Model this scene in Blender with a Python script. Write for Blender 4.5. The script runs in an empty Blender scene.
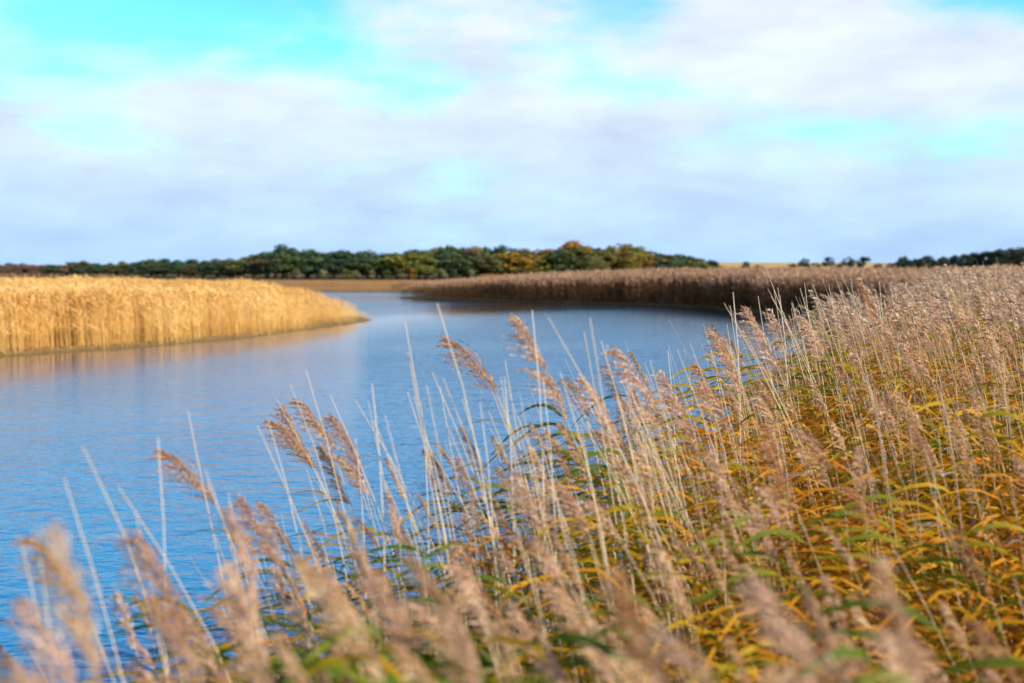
import bpy, math, random
import numpy as np
from mathutils import Vector

S = bpy.context.scene
C = S.collection
R = math.radians
F_PX, CAM_H, HOR = 1024 * 35 / 36, 2.4, 268.0
PITCH = math.atan((341.5 - HOR) / F_PX)
SUN_EL, SUN_AZ = R(27), R(120)          # azimuth clockwise from the view direction (+Y)

# ------------------------------------------------------------------ helpers
def at(px, py, d):
    """a photo pixel seen at ground distance d (metres along +Y) -> world point"""
    x = (px - 512) / F_PX; yc = (341.5 - py) / F_PX
    cy, sy = math.cos(PITCH), math.sin(PITCH)
    dy, dz = cy + yc * sy, -sy + yc * cy
    k = d / dy
    return Vector((x * k, d, CAM_H + dz * k))

def project(p):
    x, y, z = p[0], p[1], p[2] - CAM_H
    cy, sy = math.cos(PITCH), math.sin(PITCH)
    depth = y * cy - z * sy
    return 512 + F_PX * x / depth, 341.5 - F_PX * (y * sy + z * cy) / depth

def tag(o, label=None, cat=None, group=None, kind=None):
    if label: o['label'] = label
    if cat: o['category'] = cat
    if group: o['group'] = group
    if kind: o['kind'] = kind
    return o

class MB:
    """collects triangles / quads with a per-face value v and a material slot"""
    def __init__(s): s.V, s.F, s.v, s.m = [], [], [], []
    def add(s, verts, faces, v=0.5, m=0):
        o = len(s.V); s.V.extend([tuple(p) for p in verts])
        for f in faces:
            s.F.append(tuple(i + o for i in f)); s.v.append(v); s.m.append(m)
    def arrays(s):
        V = np.array(s.V, dtype=np.float32).reshape(-1, 3)
        F = np.array([f if len(f) == 4 else (f[0], f[1], f[2], -1) for f in s.F], dtype=np.int64).reshape(-1, 4)
        return V, F, np.array(s.v, dtype=np.float32), np.array(s.m, dtype=np.int32)
    def mesh(s, name, mats): return np_mesh(name, *s.arrays(), mats)

def np_mesh(name, V, F, v, m, mats, smooth=False):
    me = bpy.data.meshes.new(name)
    quad = F[:, 3] >= 0
    tot = np.where(quad, 4, 3).astype(np.int32)
    start = np.concatenate(([0], np.cumsum(tot)[:-1])).astype(np.int32)
    mask = np.ones(F.shape, bool); mask[~quad, 3] = False
    loops = F[mask].astype(np.int32)
    me.vertices.add(len(V)); me.vertices.foreach_set('co', np.ascontiguousarray(V, dtype=np.float32).ravel())
    me.loops.add(len(loops)); me.loops.foreach_set('vertex_index', loops)
    me.polygons.add(len(F)); me.polygons.foreach_set('loop_start', start)
    for mt in mats: me.materials.append(mt)
    me.polygons.foreach_set('material_index', np.ascontiguousarray(m, dtype=np.int32))
    if smooth: me.polygons.foreach_set('use_smooth', np.ones(len(F), bool))
    a = me.attributes.new('v', 'FLOAT', 'FACE'); a.data.foreach_set('value', np.ascontiguousarray(v, dtype=np.float32))
    me.update(calc_edges=True); me.validate()
    return me

def link(name, me, parent=None, loc=(0, 0, 0)):
    o = bpy.data.objects.new(name, me); C.objects.link(o); o.location = loc
    if parent: o.parent = parent
    return o

def scatter(variants, idx, pos, rz, scl):
    """many transformed copies of array variants in one set of arrays"""
    Vs, Fs, vs, ms = [], [], [], []; off = 0
    for k, (V, F, v, m) in enumerate(variants):
        sel = np.nonzero(idx == k)[0]; n = len(sel)
        if n == 0: continue
        c, s_ = np.cos(rz[sel])[:, None], np.sin(rz[sel])[:, None]
        sx = scl[sel][:, None, :] if scl.ndim == 2 else scl[sel][:, None, None] * np.ones((1, 1, 3))
        P = V[None] * sx
        X = P[..., 0] * c - P[..., 1] * s_ + pos[sel, 0][:, None]
        Y = P[..., 0] * s_ + P[..., 1] * c + pos[sel, 1][:, None]
        Z = P[..., 2] + pos[sel, 2][:, None]
        Vs.append(np.stack((X, Y, Z), -1).reshape(-1, 3))
        FF = F[None] + (np.arange(n) * len(V))[:, None, None] + off
        FF = np.where(F[None] < 0, -1, FF)
        Fs.append(FF.reshape(-1, 4)); off += n * len(V)
        rv = RNG.uniform(-.09, .09, n)[:, None]
        vs.append(np.clip(v[None] + rv, 0, 1).reshape(-1)); ms.append(np.tile(m, n))
    return np.concatenate(Vs), np.concatenate(Fs), np.concatenate(vs), np.concatenate(ms)

RNG = np.random.default_rng(7)
rnd = random.Random(11)

# ------------------------------------------------------------------ materials
def new_mat(name):
    m = bpy.data.materials.new(name); m.use_nodes = True
    nt = m.node_tree; nt.nodes.clear()
    out = nt.nodes.new('ShaderNodeOutputMaterial')
    return m, nt, out

def ramp(nt, stops, fac):
    r = nt.nodes.new('ShaderNodeValToRGB'); e = r.color_ramp.elements
    while len(e) > 1: e.remove(e[-1])
    e[0].position, e[0].color = stops[0][0], (*stops[0][1], 1)
    for p, c in stops[1:]:
        n = e.new(p); n.color = (*c, 1)
    nt.links.new(fac, r.inputs[0])
    return r.outputs[0]

def math_n(nt, op, a, b=None, c=None, clamp=False):
    n = nt.nodes.new('ShaderNodeMath'); n.operation = op; n.use_clamp = clamp
    for i, x in enumerate((a, b, c)):
        if x is None: continue
        if isinstance(x, (int, float)): n.inputs[i].default_value = x
        else: nt.links.new(x, n.inputs[i])
    return n.outputs[0]

def mix_c(nt, fac, a, b, mode='MIX'):
    n = nt.nodes.new('ShaderNodeMix'); n.data_type = 'RGBA'; n.blend_type = mode; n.clamp_result = False
    for sock, x in ((n.inputs[0], fac), (n.inputs[6], a), (n.inputs[7], b)):
        if isinstance(x, (int, float)): sock.default_value = x
        elif isinstance(x, tuple): sock.default_value = (*x, 1)
        else: nt.links.new(x, sock)
    return n.outputs[2]

def foliage(name, stops, transl=.35, rough=.6, objcol=False, noise_scale=0.0, spec=.25, tcol=None):
    m, nt, out = new_mat(name)
    at_ = nt.nodes.new('ShaderNodeAttribute'); at_.attribute_name = 'v'
    fac = at_.outputs['Fac']
    if noise_scale:
        g = nt.nodes.new('ShaderNodeNewGeometry')
        no = nt.nodes.new('ShaderNodeTexNoise'); no.inputs['Scale'].default_value = noise_scale; no.inputs['Detail'].default_value = 3
        nt.links.new(g.outputs['Position'], no.inputs['Vector'])
        fac = math_n(nt, 'ADD', fac, math_n(nt, 'MULTIPLY', math_n(nt, 'SUBTRACT', no.outputs['Fac'], .5), .9), clamp=True)
    col = ramp(nt, stops, fac)
    if objcol:
        oi = nt.nodes.new('ShaderNodeObjectInfo')
        col = mix_c(nt, 1.0, col, oi.outputs['Color'], 'MULTIPLY')
    p = nt.nodes.new('ShaderNodeBsdfPrincipled')
    p.inputs['Roughness'].default_value = rough; p.inputs['Specular IOR Level'].default_value = spec
    nt.links.new(col, p.inputs['Base Color'])
    t = nt.nodes.new('ShaderNodeBsdfTranslucent'); nt.links.new(col, t.inputs['Color'])
    mx = nt.nodes.new('ShaderNodeMixShader'); mx.inputs[0].default_value = transl
    nt.links.new(p.outputs[0], mx.inputs[1]); nt.links.new(t.outputs[0], mx.inputs[2]); nt.links.new(mx.outputs[0], out.inputs[0])
    return m

M_leaf = foliage('reed_leaf', [(0, (.08, .15, .012)), (.2, (.20, .21, .010)), (.36, (.56, .34, .014)), (.58, (.70, .31, .014)),
                               (.8, (.50, .17, .015)), (.92, (.62, .38, .10)), (1, (.70, .50, .22))], .42, .6, noise_scale=1.7, spec=.15)
M_stem = foliage('reed_stem', [(0, (.42, .36, .10)), (.5, (.66, .5, .24)), (1, (.78, .66, .44))], .1, .5)
M_straw = foliage('dead_straw', [(0, (.55, .41, .24)), (.5, (.74, .60, .42)), (1, (.84, .75, .60))], .15, .5)
M_plume = foliage('reed_plume', [(0, (.33, .19, .11)), (.45, (.60, .42, .28)), (.8, (.78, .60, .44)), (1, (.92, .77, .61))], .32, .8, objcol=True, spec=.1)
M_gold = foliage('golden_reed', [(0, (.56, .29, .09)), (.4, (.80, .51, .18)), (.75, (.95, .68, .26)), (1, (.97, .80, .42))], .35, .7, noise_scale=.35, spec=.1)
M_brown = foliage('brown_reed', [(0, (.08, .05, .025)), (.35, (.25, .145, .07)), (.7, (.48, .295, .18)), (1, (.60, .41, .28))], .3, .8, noise_scale=.25, spec=.1)
M_crown = foliage('tree_foliage', [(0, (.75, .75, .72)), (.5, (1.0, 1.0, 1.0)), (1, (1.35, 1.3, 1.25))], .25, .6, objcol=True, spec=.15)
M_bark = foliage('tree_bark', [(0, (.09, .065, .045)), (1, (.16, .12, .09))], 0, .9)

def ground_mat():
    m, nt, out = new_mat('marsh_ground')
    g = nt.nodes.new('ShaderNodeNewGeometry'); sep = nt.nodes.new('ShaderNodeSeparateXYZ'); nt.links.new(g.outputs['Position'], sep.inputs[0])
    def noise(sc, det=6):
        n = nt.nodes.new('ShaderNodeTexNoise'); n.inputs['Scale'].default_value = sc; n.inputs['Detail'].default_value = det
        nt.links.new(g.outputs['Position'], n.inputs['Vector']); return n.outputs['Fac']
    litter = ramp(nt, [(.3, (.10, .065, .03)), (.5, (.24, .15, .06)), (.7, (.42, .29, .13))], noise(6))
    marsh = ramp(nt, [(.3, (.22, .13, .05)), (.55, (.34, .21, .09)), (.75, (.40, .27, .12))], noise(.05))
    field = ramp(nt, [(.35, (.42, .29, .10)), (.65, (.60, .43, .17))], noise(.012))
    f1 = math_n(nt, 'MULTIPLY_ADD', sep.outputs['Y'], 1 / 60, -90 / 60, clamp=True)
    f2 = math_n(nt, 'MULTIPLY_ADD', sep.outputs['Y'], 1 / 60, -420 / 60, clamp=True)
    land = mix_c(nt, f2, mix_c(nt, f1, litter, marsh), field)
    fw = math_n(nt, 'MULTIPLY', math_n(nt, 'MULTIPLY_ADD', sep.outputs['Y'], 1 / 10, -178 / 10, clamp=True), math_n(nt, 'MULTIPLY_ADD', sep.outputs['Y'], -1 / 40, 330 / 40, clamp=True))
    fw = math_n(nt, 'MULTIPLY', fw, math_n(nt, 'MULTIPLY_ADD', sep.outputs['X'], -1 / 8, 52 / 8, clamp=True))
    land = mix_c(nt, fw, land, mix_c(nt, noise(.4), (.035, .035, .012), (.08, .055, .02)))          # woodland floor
    under = math_n(nt, 'MULTIPLY_ADD', sep.outputs['Z'], -10, 1.0, clamp=True)
    col = mix_c(nt, under, land, mix_c(nt, math_n(nt, 'MULTIPLY_ADD', sep.outputs['Y'], 1 / 4, -50 / 4, clamp=True), (.17, .12, .05), (.045, .035, .02)))
    p = nt.nodes.new('ShaderNodeBsdfPrincipled'); p.inputs['Roughness'].default_value = .95; p.inputs['Specular IOR Level'].default_value = .1
    nt.links.new(col, p.inputs['Base Color'])
    b = nt.nodes.new('ShaderNodeBump'); b.inputs['Strength'].default_value = .6; b.inputs['Distance'].default_value = .05
    nt.links.new(noise(25), b.inputs['Height']); nt.links.new(b.outputs[0], p.inputs['Normal'])
    nt.links.new(p.outputs[0], out.inputs[0]); return m

def water_mat():
    m, nt, out = new_mat('river_water')
    g = nt.nodes.new('ShaderNodeNewGeometry')
    def noise(scale, sc3, det, rot=0.0):
        mp = nt.nodes.new('ShaderNodeMapping'); mp.inputs['Scale'].default_value = sc3; mp.inputs['Rotation'].default_value = (0, 0, rot)
        nt.links.new(g.outputs['Position'], mp.inputs[0])
        n = nt.nodes.new('ShaderNodeTexNoise'); n.inputs['Scale'].default_value = scale; n.inputs['Detail'].default_value = det
        n.inputs['Roughness'].default_value = .6
        nt.links.new(mp.outputs[0], n.inputs['Vector']); return n.outputs['Fac']
    h = math_n(nt, 'ADD', math_n(nt, 'MULTIPLY', noise(2.6, (.55, 1, 1), 3, .25), .7), math_n(nt, 'MULTIPLY', noise(9, (.6, 1, 1), 3, -.2), .3))
    calm = math_n(nt, 'MULTIPLY_ADD', noise(.07, (.35, 1, 1), 2), 2.6, -.75, clamp=True)
    b = nt.nodes.new('ShaderNodeBump'); b.inputs['Distance'].default_value = .14
    nt.links.new(h, b.inputs['Height']); sep = nt.nodes.new('ShaderNodeSeparateXYZ'); nt.links.new(g.outputs['Position'], sep.inputs[0])
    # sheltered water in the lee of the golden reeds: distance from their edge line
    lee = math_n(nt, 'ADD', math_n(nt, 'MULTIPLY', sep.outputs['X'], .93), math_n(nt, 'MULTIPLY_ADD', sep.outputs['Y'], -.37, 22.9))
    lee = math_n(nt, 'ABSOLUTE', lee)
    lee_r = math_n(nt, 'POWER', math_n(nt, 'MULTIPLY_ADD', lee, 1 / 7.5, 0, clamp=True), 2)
    lee = math_n(nt, 'MULTIPLY_ADD', lee, 1 / 5.5, 0, clamp=True)  # width of the golden reflection painted into the water colour
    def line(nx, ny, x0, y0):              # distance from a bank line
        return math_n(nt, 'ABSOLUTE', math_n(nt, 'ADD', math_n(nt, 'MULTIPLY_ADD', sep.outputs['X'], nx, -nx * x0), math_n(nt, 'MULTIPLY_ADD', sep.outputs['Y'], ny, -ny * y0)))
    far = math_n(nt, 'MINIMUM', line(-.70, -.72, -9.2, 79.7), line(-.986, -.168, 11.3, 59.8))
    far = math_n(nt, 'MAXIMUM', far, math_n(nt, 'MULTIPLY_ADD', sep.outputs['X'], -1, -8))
    far_r = math_n(nt, 'MULTIPLY_ADD', far, 1 / 13, 0, clamp=True); far = math_n(nt, 'MULTIPLY_ADD', far, 1 / 12, 0, clamp=True)  # ripple damping, then width of the painted dark reed reflection
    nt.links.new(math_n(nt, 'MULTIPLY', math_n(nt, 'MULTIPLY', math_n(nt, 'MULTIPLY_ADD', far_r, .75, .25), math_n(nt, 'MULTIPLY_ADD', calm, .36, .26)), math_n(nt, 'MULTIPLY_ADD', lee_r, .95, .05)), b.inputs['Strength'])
    p = nt.nodes.new('ShaderNodeBsdfPrincipled')                 # golden and dark reed reflections painted as bands along both beds, blue between
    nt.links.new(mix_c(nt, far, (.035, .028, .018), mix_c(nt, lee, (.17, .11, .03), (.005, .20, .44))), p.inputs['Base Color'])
    p.inputs['Roughness'].default_value = .06; p.inputs['IOR'].default_value = 1.33
    nt.links.new(b.outputs[0], p.inputs['Normal'])
    nt.links.new(p.outputs[0], out.inputs[0]); return m

# ------------------------------------------------------------------ plan of land and water
GOLD = [(-60, 14), (-40, 17), (-20, 23.5), (-13.9, 27.2), (-11.1, 30.6), (-9.1, 34.6), (-7.2, 41.9), (-6.4, 46), (-7.5, 49), (-13, 56), (-30, 62), (-60, 62)]
BROWN = [(-9.2, 79.7), (-4.65, 74.7), (2.6, 68), (8.7, 63), (11.3, 59.8), (13, 52), (14, 44), (15, 40), (20, 36), (40, 32), (200, 20), (2500, 0),
         (4200, 4200), (-4200, 4200), (-2500, 104), (-100, 102), (-25, 101), (-14, 99), (-5, 98), (-7, 88)]
NEAR = [(-1.6, -300), (-1.3, 0), (-1.1, 1), (-1.15, 2.3), (-1.25, 3.5), (-.85, 4.2), (-.2, 4.8), (.5, 5.5), (1.2, 6.5), (2, 8.5), (3.5, 11), (5.5, 14),
        (8.6, 19), (13, 24), (30, 28), (200, 12), (2500, -20), (2500, -300)]

def inside(poly, X, Y):
    r = np.zeros(X.shape, bool); n = len(poly)
    for i in range(n):
        x0, y0 = poly[i]; x1, y1 = poly[(i + 1) % n]
        if y0 == y1: continue
        c = ((y0 > Y) != (y1 > Y)) & (X < (x1 - x0) * (Y - y0) / (y1 - y0) + x0)
        r ^= c
    return r

def edge_dist(poly, X, Y):
    d = np.full(X.shape, 1e9); n = len(poly)
    for i in range(n):
        x0, y0 = poly[i]; x1, y1 = poly[(i + 1) % n]
        dx, dy = x1 - x0, y1 - y0
        t = np.clip(((X - x0) * dx + (Y - y0) * dy) / (dx * dx + dy * dy), 0, 1)
        d = np.minimum(d, np.hypot(X - x0 - t * dx, Y - y0 - t * dy))
    return d

def sdist(poly, X, Y):                      # positive inside
    d = edge_dist(poly, X, Y)
    return np.where(inside(poly, X, Y), d, -d)

def wob(X, Y):
    return .5 * np.sin(X * .9 + 1.3 * np.sin(Y * .5)) * np.sin(Y * .8 + .4)

def ground_z(X, Y):
    X = np.asarray(X, float); Y = np.asarray(Y, float)
    s = np.maximum(np.maximum(sdist(GOLD, X, Y), sdist(BROWN, X, Y)), sdist(NEAR, X, Y))
    z = np.clip(s * .35, -.9, .10) + np.clip(s - 1, 0, 40) * .002
    nb = np.clip((2.2 - Y) / 2.2, 0, 1) * np.clip((X + 1.2) / 1.0, 0, 1)      # the bank the photographer stands on
    z = z + .72 * nb * nb * (3 - 2 * nb)
    z = z + np.clip((X - 2) / 12, 0, 1) * np.clip(1 - np.abs(Y - 10) / 16, 0, 1) * .15
    rise = np.clip((Y - 450) / 900, 0, 1)                                     # far fields climb gently on the right
    z = z + rise * rise * (3 - 2 * rise) * (7.0 + 2.5 * np.sin(X / 420 + 1.0))
    return z

def make_ground():
    def axis(lo, hi, fine_lo, fine_hi, step):
        a = list(np.arange(fine_lo, fine_hi + 1e-6, step))
        s = step; x = fine_hi
        while x < hi: s *= 1.14; x += s; a.append(min(x, hi))
        s = step; x = fine_lo; pre = []
        while x > lo: s *= 1.14; x -= s; pre.append(max(x, lo))
        return np.array(pre[::-1] + a)
    xs = axis(-4000, 4000, -22, 24, .4); ys = axis(-280, 4000, -2, 104, .4)
    X, Y = np.meshgrid(xs, ys); Z = ground_z(X, Y) + .02 * wob(X * 3, Y * 3)
    V = np.stack((X, Y, Z), -1).reshape(-1, 3); nx = len(xs)
    i = (np.arange(len(ys) - 1)[:, None] * nx + np.arange(nx - 1)[None]).reshape(-1)
    F = np.stack((i, i + 1, i + nx + 1, i + nx), -1)
    me = np_mesh('ground', V, F, np.zeros(len(F)), np.zeros(len(F), int), [ground_mat()], True)
    tag(link('ground', me), kind='structure')
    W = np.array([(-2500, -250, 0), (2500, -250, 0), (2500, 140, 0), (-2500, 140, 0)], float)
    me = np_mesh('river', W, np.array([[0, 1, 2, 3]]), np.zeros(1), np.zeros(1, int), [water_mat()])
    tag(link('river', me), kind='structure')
make_ground()

# ------------------------------------------------------------------ reed geometry
def norm(v):
    l = math.sqrt(v[0] ** 2 + v[1] ** 2 + v[2] ** 2) or 1
    return (v[0] / l, v[1] / l, v[2] / l)
def cross(a, b): return (a[1] * b[2] - a[2] * b[1], a[2] * b[0] - a[0] * b[2], a[0] * b[1] - a[1] * b[0])
def addv(a, b, k=1.0): return (a[0] + b[0] * k, a[1] + b[1] * k, a[2] + b[2] * k)

def tube(mb, pts, r0, r1, sides, v, m=0):
    n = len(pts); V = []; Fc = []
    for i, p in enumerate(pts):
        a = pts[max(i - 1, 0)]; b = pts[min(i + 1, n - 1)]
        t = norm(addv(b, a, -1)); u = norm(cross(t, (.13, 1, .07))); w = cross(t, u)
        r = r0 + (r1 - r0) * i / (n - 1)
        for k in range(sides):
            an = 2 * math.pi * k / sides
            V.append(addv(addv(p, u, r * math.cos(an)), w, r * math.sin(an)))
    for i in range(n - 1):
        for k in range(sides):
            k2 = (k + 1) % sides
            Fc.append((i * sides + k, i * sides + k2, (i + 1) * sides + k2, (i + 1) * sides + k))
    Fc.append(tuple(range((n - 1) * sides, (n - 1) * sides + 3)))
    mb.add(V, Fc, v, m)

def ribbon(mb, pts, wid, side, v, m=0):
    V = []; n = len(pts)
    for p, w in zip(pts, wid):
        V.append(addv(p, side, w)); V.append(addv(p, side, -w))
    mb.add(V, [(2 * i, 2 * i + 1, 2 * i + 3, 2 * i + 2) for i in range(n - 1)], v, m)

def stem_point(P, t):                     # t 0..1 along the stem
    return (-P['lean'] * t ** 1.9, P['sway'] * t * t, P['h'] * t)

def leaf_strip(mb, r, base, L, W, seg, v, m, az):
    d = norm((math.cos(az) * .7 - .25, math.sin(az) * .7, r.uniform(.25, .75)))
    tgt = norm((-1.0, r.uniform(-.45, .45), r.uniform(-.32, .15)))
    pts = [base]; p = base; dirs = [d]
    for i in range(seg):
        s = (i + 1) / seg
        k = min(1, (s * 1.5) ** .8)
        d2 = norm((d[0] * (1 - k) + tgt[0] * k, d[1] * (1 - k) + tgt[1] * k, d[2] * (1 - k) + (tgt[2] - .35 * s * s) * k))
        p = addv(p, d2, L / seg); pts.append(p); dirs.append(d2)
    tw = r.uniform(-1.0, 1.0)
    V = []
    for i, (p, d2) in enumerate(zip(pts, dirs)):
        s = i / seg
        w = W * .5 * min(1, .35 + s * 4) * (1 - s) ** .65 + .0004
        u = norm(cross(d2, (0, 0, 1))); q = cross(u, d2)
        a = tw * (.4 + s); sd = addv((u[0] * math.cos(a), u[1] * math.cos(a), u[2] * math.cos(a)), q, math.sin(a))
        V.append(addv(p, sd, w)); V.append(addv(p, sd, -w))
    mb.add(V, [(2 * i, 2 * i + 1, 2 * i + 3, 2 * i + 2) for i in range(seg)], v, m)

def plume_geo(mb, r, base, L, ang0, ang1, nb, ns, sp_l, sp_w, m, fat=1.0):
    """feathery panicle: nodding rachis, wind-blown side branches, rows of little spikelets"""
    def rach(s):                           # integrate direction angle from vertical, towards -x
        x = z = 0.0; k = 8
        for i in range(k):
            a = ang0 + (ang1 - ang0) * (s * (i + .5) / k)
            x -= math.sin(a) * L * s / k; z += math.cos(a) * L * s / k
        return (base[0] + x, base[1], base[2] + z)
    def rdir(s):
        a = ang0 + (ang1 - ang0) * s
        return (-math.sin(a), 0, math.cos(a))
    def spk(p, d, l, w, v):
        d = norm((d[0] + r.uniform(-.35, .35), d[1] + r.uniform(-.35, .35), d[2] + r.uniform(-.35, .35)))
        u = norm(cross(d, (r.uniform(-1, 1), r.uniform(-1, 1), r.uniform(-1, 1))))
        mid = addv(p, d, l * .45)
        mb.add([p, addv(mid, u, w), addv(p, d, l), addv(mid, u, -w)], [(0, 1, 2, 3)], v, m)
    ribbon(mb, [rach(i / 5) for i in range(6)], [.0016 * (1 - i / 6) + .0004 for i in range(6)], (0, 1, 0), .5, m)
    for i in range(nb):
        s = (i + r.random()) / nb
        s = s ** 1.05 * .97
        prof = (min(1, .45 + s * 2.2)) * (1 - s) ** .55 + .10
        bl = L * .36 * fat * prof * r.uniform(.6, 1.25)
        az = r.uniform(0, 2 * math.pi)
        rd = rdir(s); u = norm(cross(rd, (0, 1, 0))); w = (0, 1, 0)
        rad = addv((u[0] * math.cos(az), u[1] * math.cos(az), u[2] * math.cos(az)), w, math.sin(az))
        d0 = norm(addv((rd[0] * 1.0, rd[1], rd[2] * 1.0), rad, r.uniform(.3, .7)))
        d1 = norm((d0[0] - 1.15, d0[1], d0[2] - r.uniform(.35, .75)))
        pts = []; p = rach(s)
        vb = r.uniform(.15, .9)
        for j in range(ns):
            k = (j + .5) / ns
            dd = norm((d0[0] * (1 - k) + d1[0] * k, d0[1] * (1 - k) + d1[1] * k, d0[2] * (1 - k) + d1[2] * k))
            p = addv(p, dd, bl / ns); pts.append(p)
            spk(p, dd, sp_l * r.uniform(.7, 1.25), sp_w * r.uniform(.7, 1.3), min(1, max(0, vb + r.uniform(-.25, .25))))
        ribbon(mb, [rach(s), pts[len(pts) // 2], pts[-1]], [.0006, .0005, .0003], (0, .7, .7), .4, m)
    return rach(1.0), rach(0)

def reed_params(r):
    return dict(h=1.72 + r.uniform(-.05, .05), lean=r.uniform(.22, .42), sway=r.uniform(-.06, .06))

LOD = {0: dict(nb=52, ns=11, sl=.017, sw=.0024, seg=8, sides=5, st=7), 1: dict(nb=30, ns=6, sl=.027, sw=.0045, seg=5, sides=3, st=5),
       2: dict(nb=22, ns=5, sl=.036, sw=.0062, seg=3, sides=3, st=3)}

def make_reed(r, lod, hero=False):
    """-> dict: stem, plume (MB), leaves [MB], tip point. Total height about 2 m"""
    q = LOD[lod]; P = reed_params(r)
    stem = MB(); tube(stem, [stem_point(P, i / q['st']) for i in range(q['st'] + 1)], .0034, .0016, q['sides'], r.uniform(.1, .9))
    base = stem_point(P, 1.0); sl = math.atan(1.9 * P['lean'] / P['h'])
    plume = MB(); L = r.uniform(.36, .42) if hero else r.uniform(.24, .33)
    if hero: q = dict(q, nb=76, ns=13, sl=.019, sw=.0026)
    tip, _ = plume_geo(plume, r, base, L, sl, sl + r.uniform(.0, .7), q['nb'], q['ns'], q['sl'], q['sw'], 0, r.uniform(1.15, 1.4) if hero else r.choice((.4, .75, .95, 1.1, 1.3)) * r.uniform(.85, 1.1))
    leaves = []
    n = r.randint(6, 8); tone = r.uniform(.2, .62)
    for i in range(n):
        t = .34 + .6 * (i + r.uniform(0, .6)) / n
        lb = MB()
        leaf_strip(lb, r, stem_point(P, t), r.uniform(.26, .5), r.uniform(.010, .019), q['seg'],
                   min(1, max(0, tone + r.uniform(-.28, .28) + (.12 if t < .5 else 0))), 0, math.pi + r.uniform(-1.4, 1.4) if i % 3 else r.uniform(-1.6, 1.6))
        leaves.append(lb)
    return dict(stem=stem, plume=plume, leaves=leaves, tip=tip, L=L, P=P)

def make_stalk(r, sides=4):
    mb = MB(); h = 1.95; lean = r.uniform(.10, .62); sw = r.uniform(-.1, .1); wv = r.uniform(-.035, .035)
    pts = [(-lean * t ** 2.0 + wv * math.sin(t * 5), sw * t * t, h * t) for t in [i / 7 for i in range(8)]]
    tube(mb, pts, .0042, .0014, sides, r.uniform(.1, 1))
    for _ in range(r.randint(0, 3)):                     # a dry sheath still on the stalk
        leaf_strip(mb, r, pts[r.randint(2, 6)], r.uniform(.06, .2), .006, 3, r.uniform(.3, .9), 0, math.pi + r.uniform(-.6, .6))
    return mb, pts[-1]

def merged(reed):                           # one array set with slots stem 0, leaf 1, plume 2
    o = MB()
    for mb, m in [(reed['stem'], 0)] + [(l, 1) for l in reed['leaves']] + [(reed['plume'], 2)]:
        k = len(o.V); o.V.extend(mb.V); o.F.extend([tuple(i + k for i in f) for f in mb.F]); o.v.extend(mb.v); o.m.extend([m] * len(mb.F))
    return o.arrays()

# ------------------------------------------------------------------ foreground reeds: positions
def canopy(X, Y):                           # height of the plume tips above the water
    d = np.hypot(X, Y)
    return np.interp(d, [.9, 1.25, 1.6, 2, 2.5, 3, 4, 6, 8, 11, 14, 18, 24], [1.95, 1.88, 1.76, 1.62, 1.57, 1.55, 1.62, 1.82, 1.94, 2.02, 2.12, 2.29, 2.38]) - np.interp(Y, [0, 2, 3], [.26, .20, .10]) * np.clip((-.25 - X) / .5, 0, 1) \
        - .15 * np.clip((Y - 2.4) / .8, 0, 1) * np.clip((5.2 - Y) / .8, 0, 1) * np.clip((.5 - X) / .5, 0, 1)

def sample_near(density, y0, y1, seed):
    g = np.random.default_rng(seed)
    A = (.62 * y1 + 1.0 + 1.4) * (y1 - y0); n = int(A * density)
    X = g.uniform(-1.4, .62 * y1 + 1.0, n); Y = g.uniform(y0, y1, n)
    s = sdist(NEAR, X, Y)
    keep = (s > 0) & (X < .62 * Y + 1.0) & (np.hypot(X, Y) > .75) & (g.random(n) < np.clip(.35 + s * 1.2, 0, 1))
    clump = .5 + .5 * np.sin(X * 3.1 + 1.7 * np.sin(Y * 2.3)) * np.sin(Y * 2.7 + .8)
    keep &= g.random(n) < .55 + .45 * clump
    if seed < 10: keep &= g.random(n) < 1 - .55 * np.clip((X - .4) / 1.2, 0, 1) * np.clip((10 - Y) / 4, 0, 1)      # leafier up the bank
    return X[keep], Y[keep]

NV = 12
variants = [make_reed(random.Random(100 + i), 0) for i in range(NV)] + [make_reed(random.Random(150 + i), 0, True) for i in range(7)]
stalk_vars = [make_stalk(random.Random(300 + i)) for i in range(8)]

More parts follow.
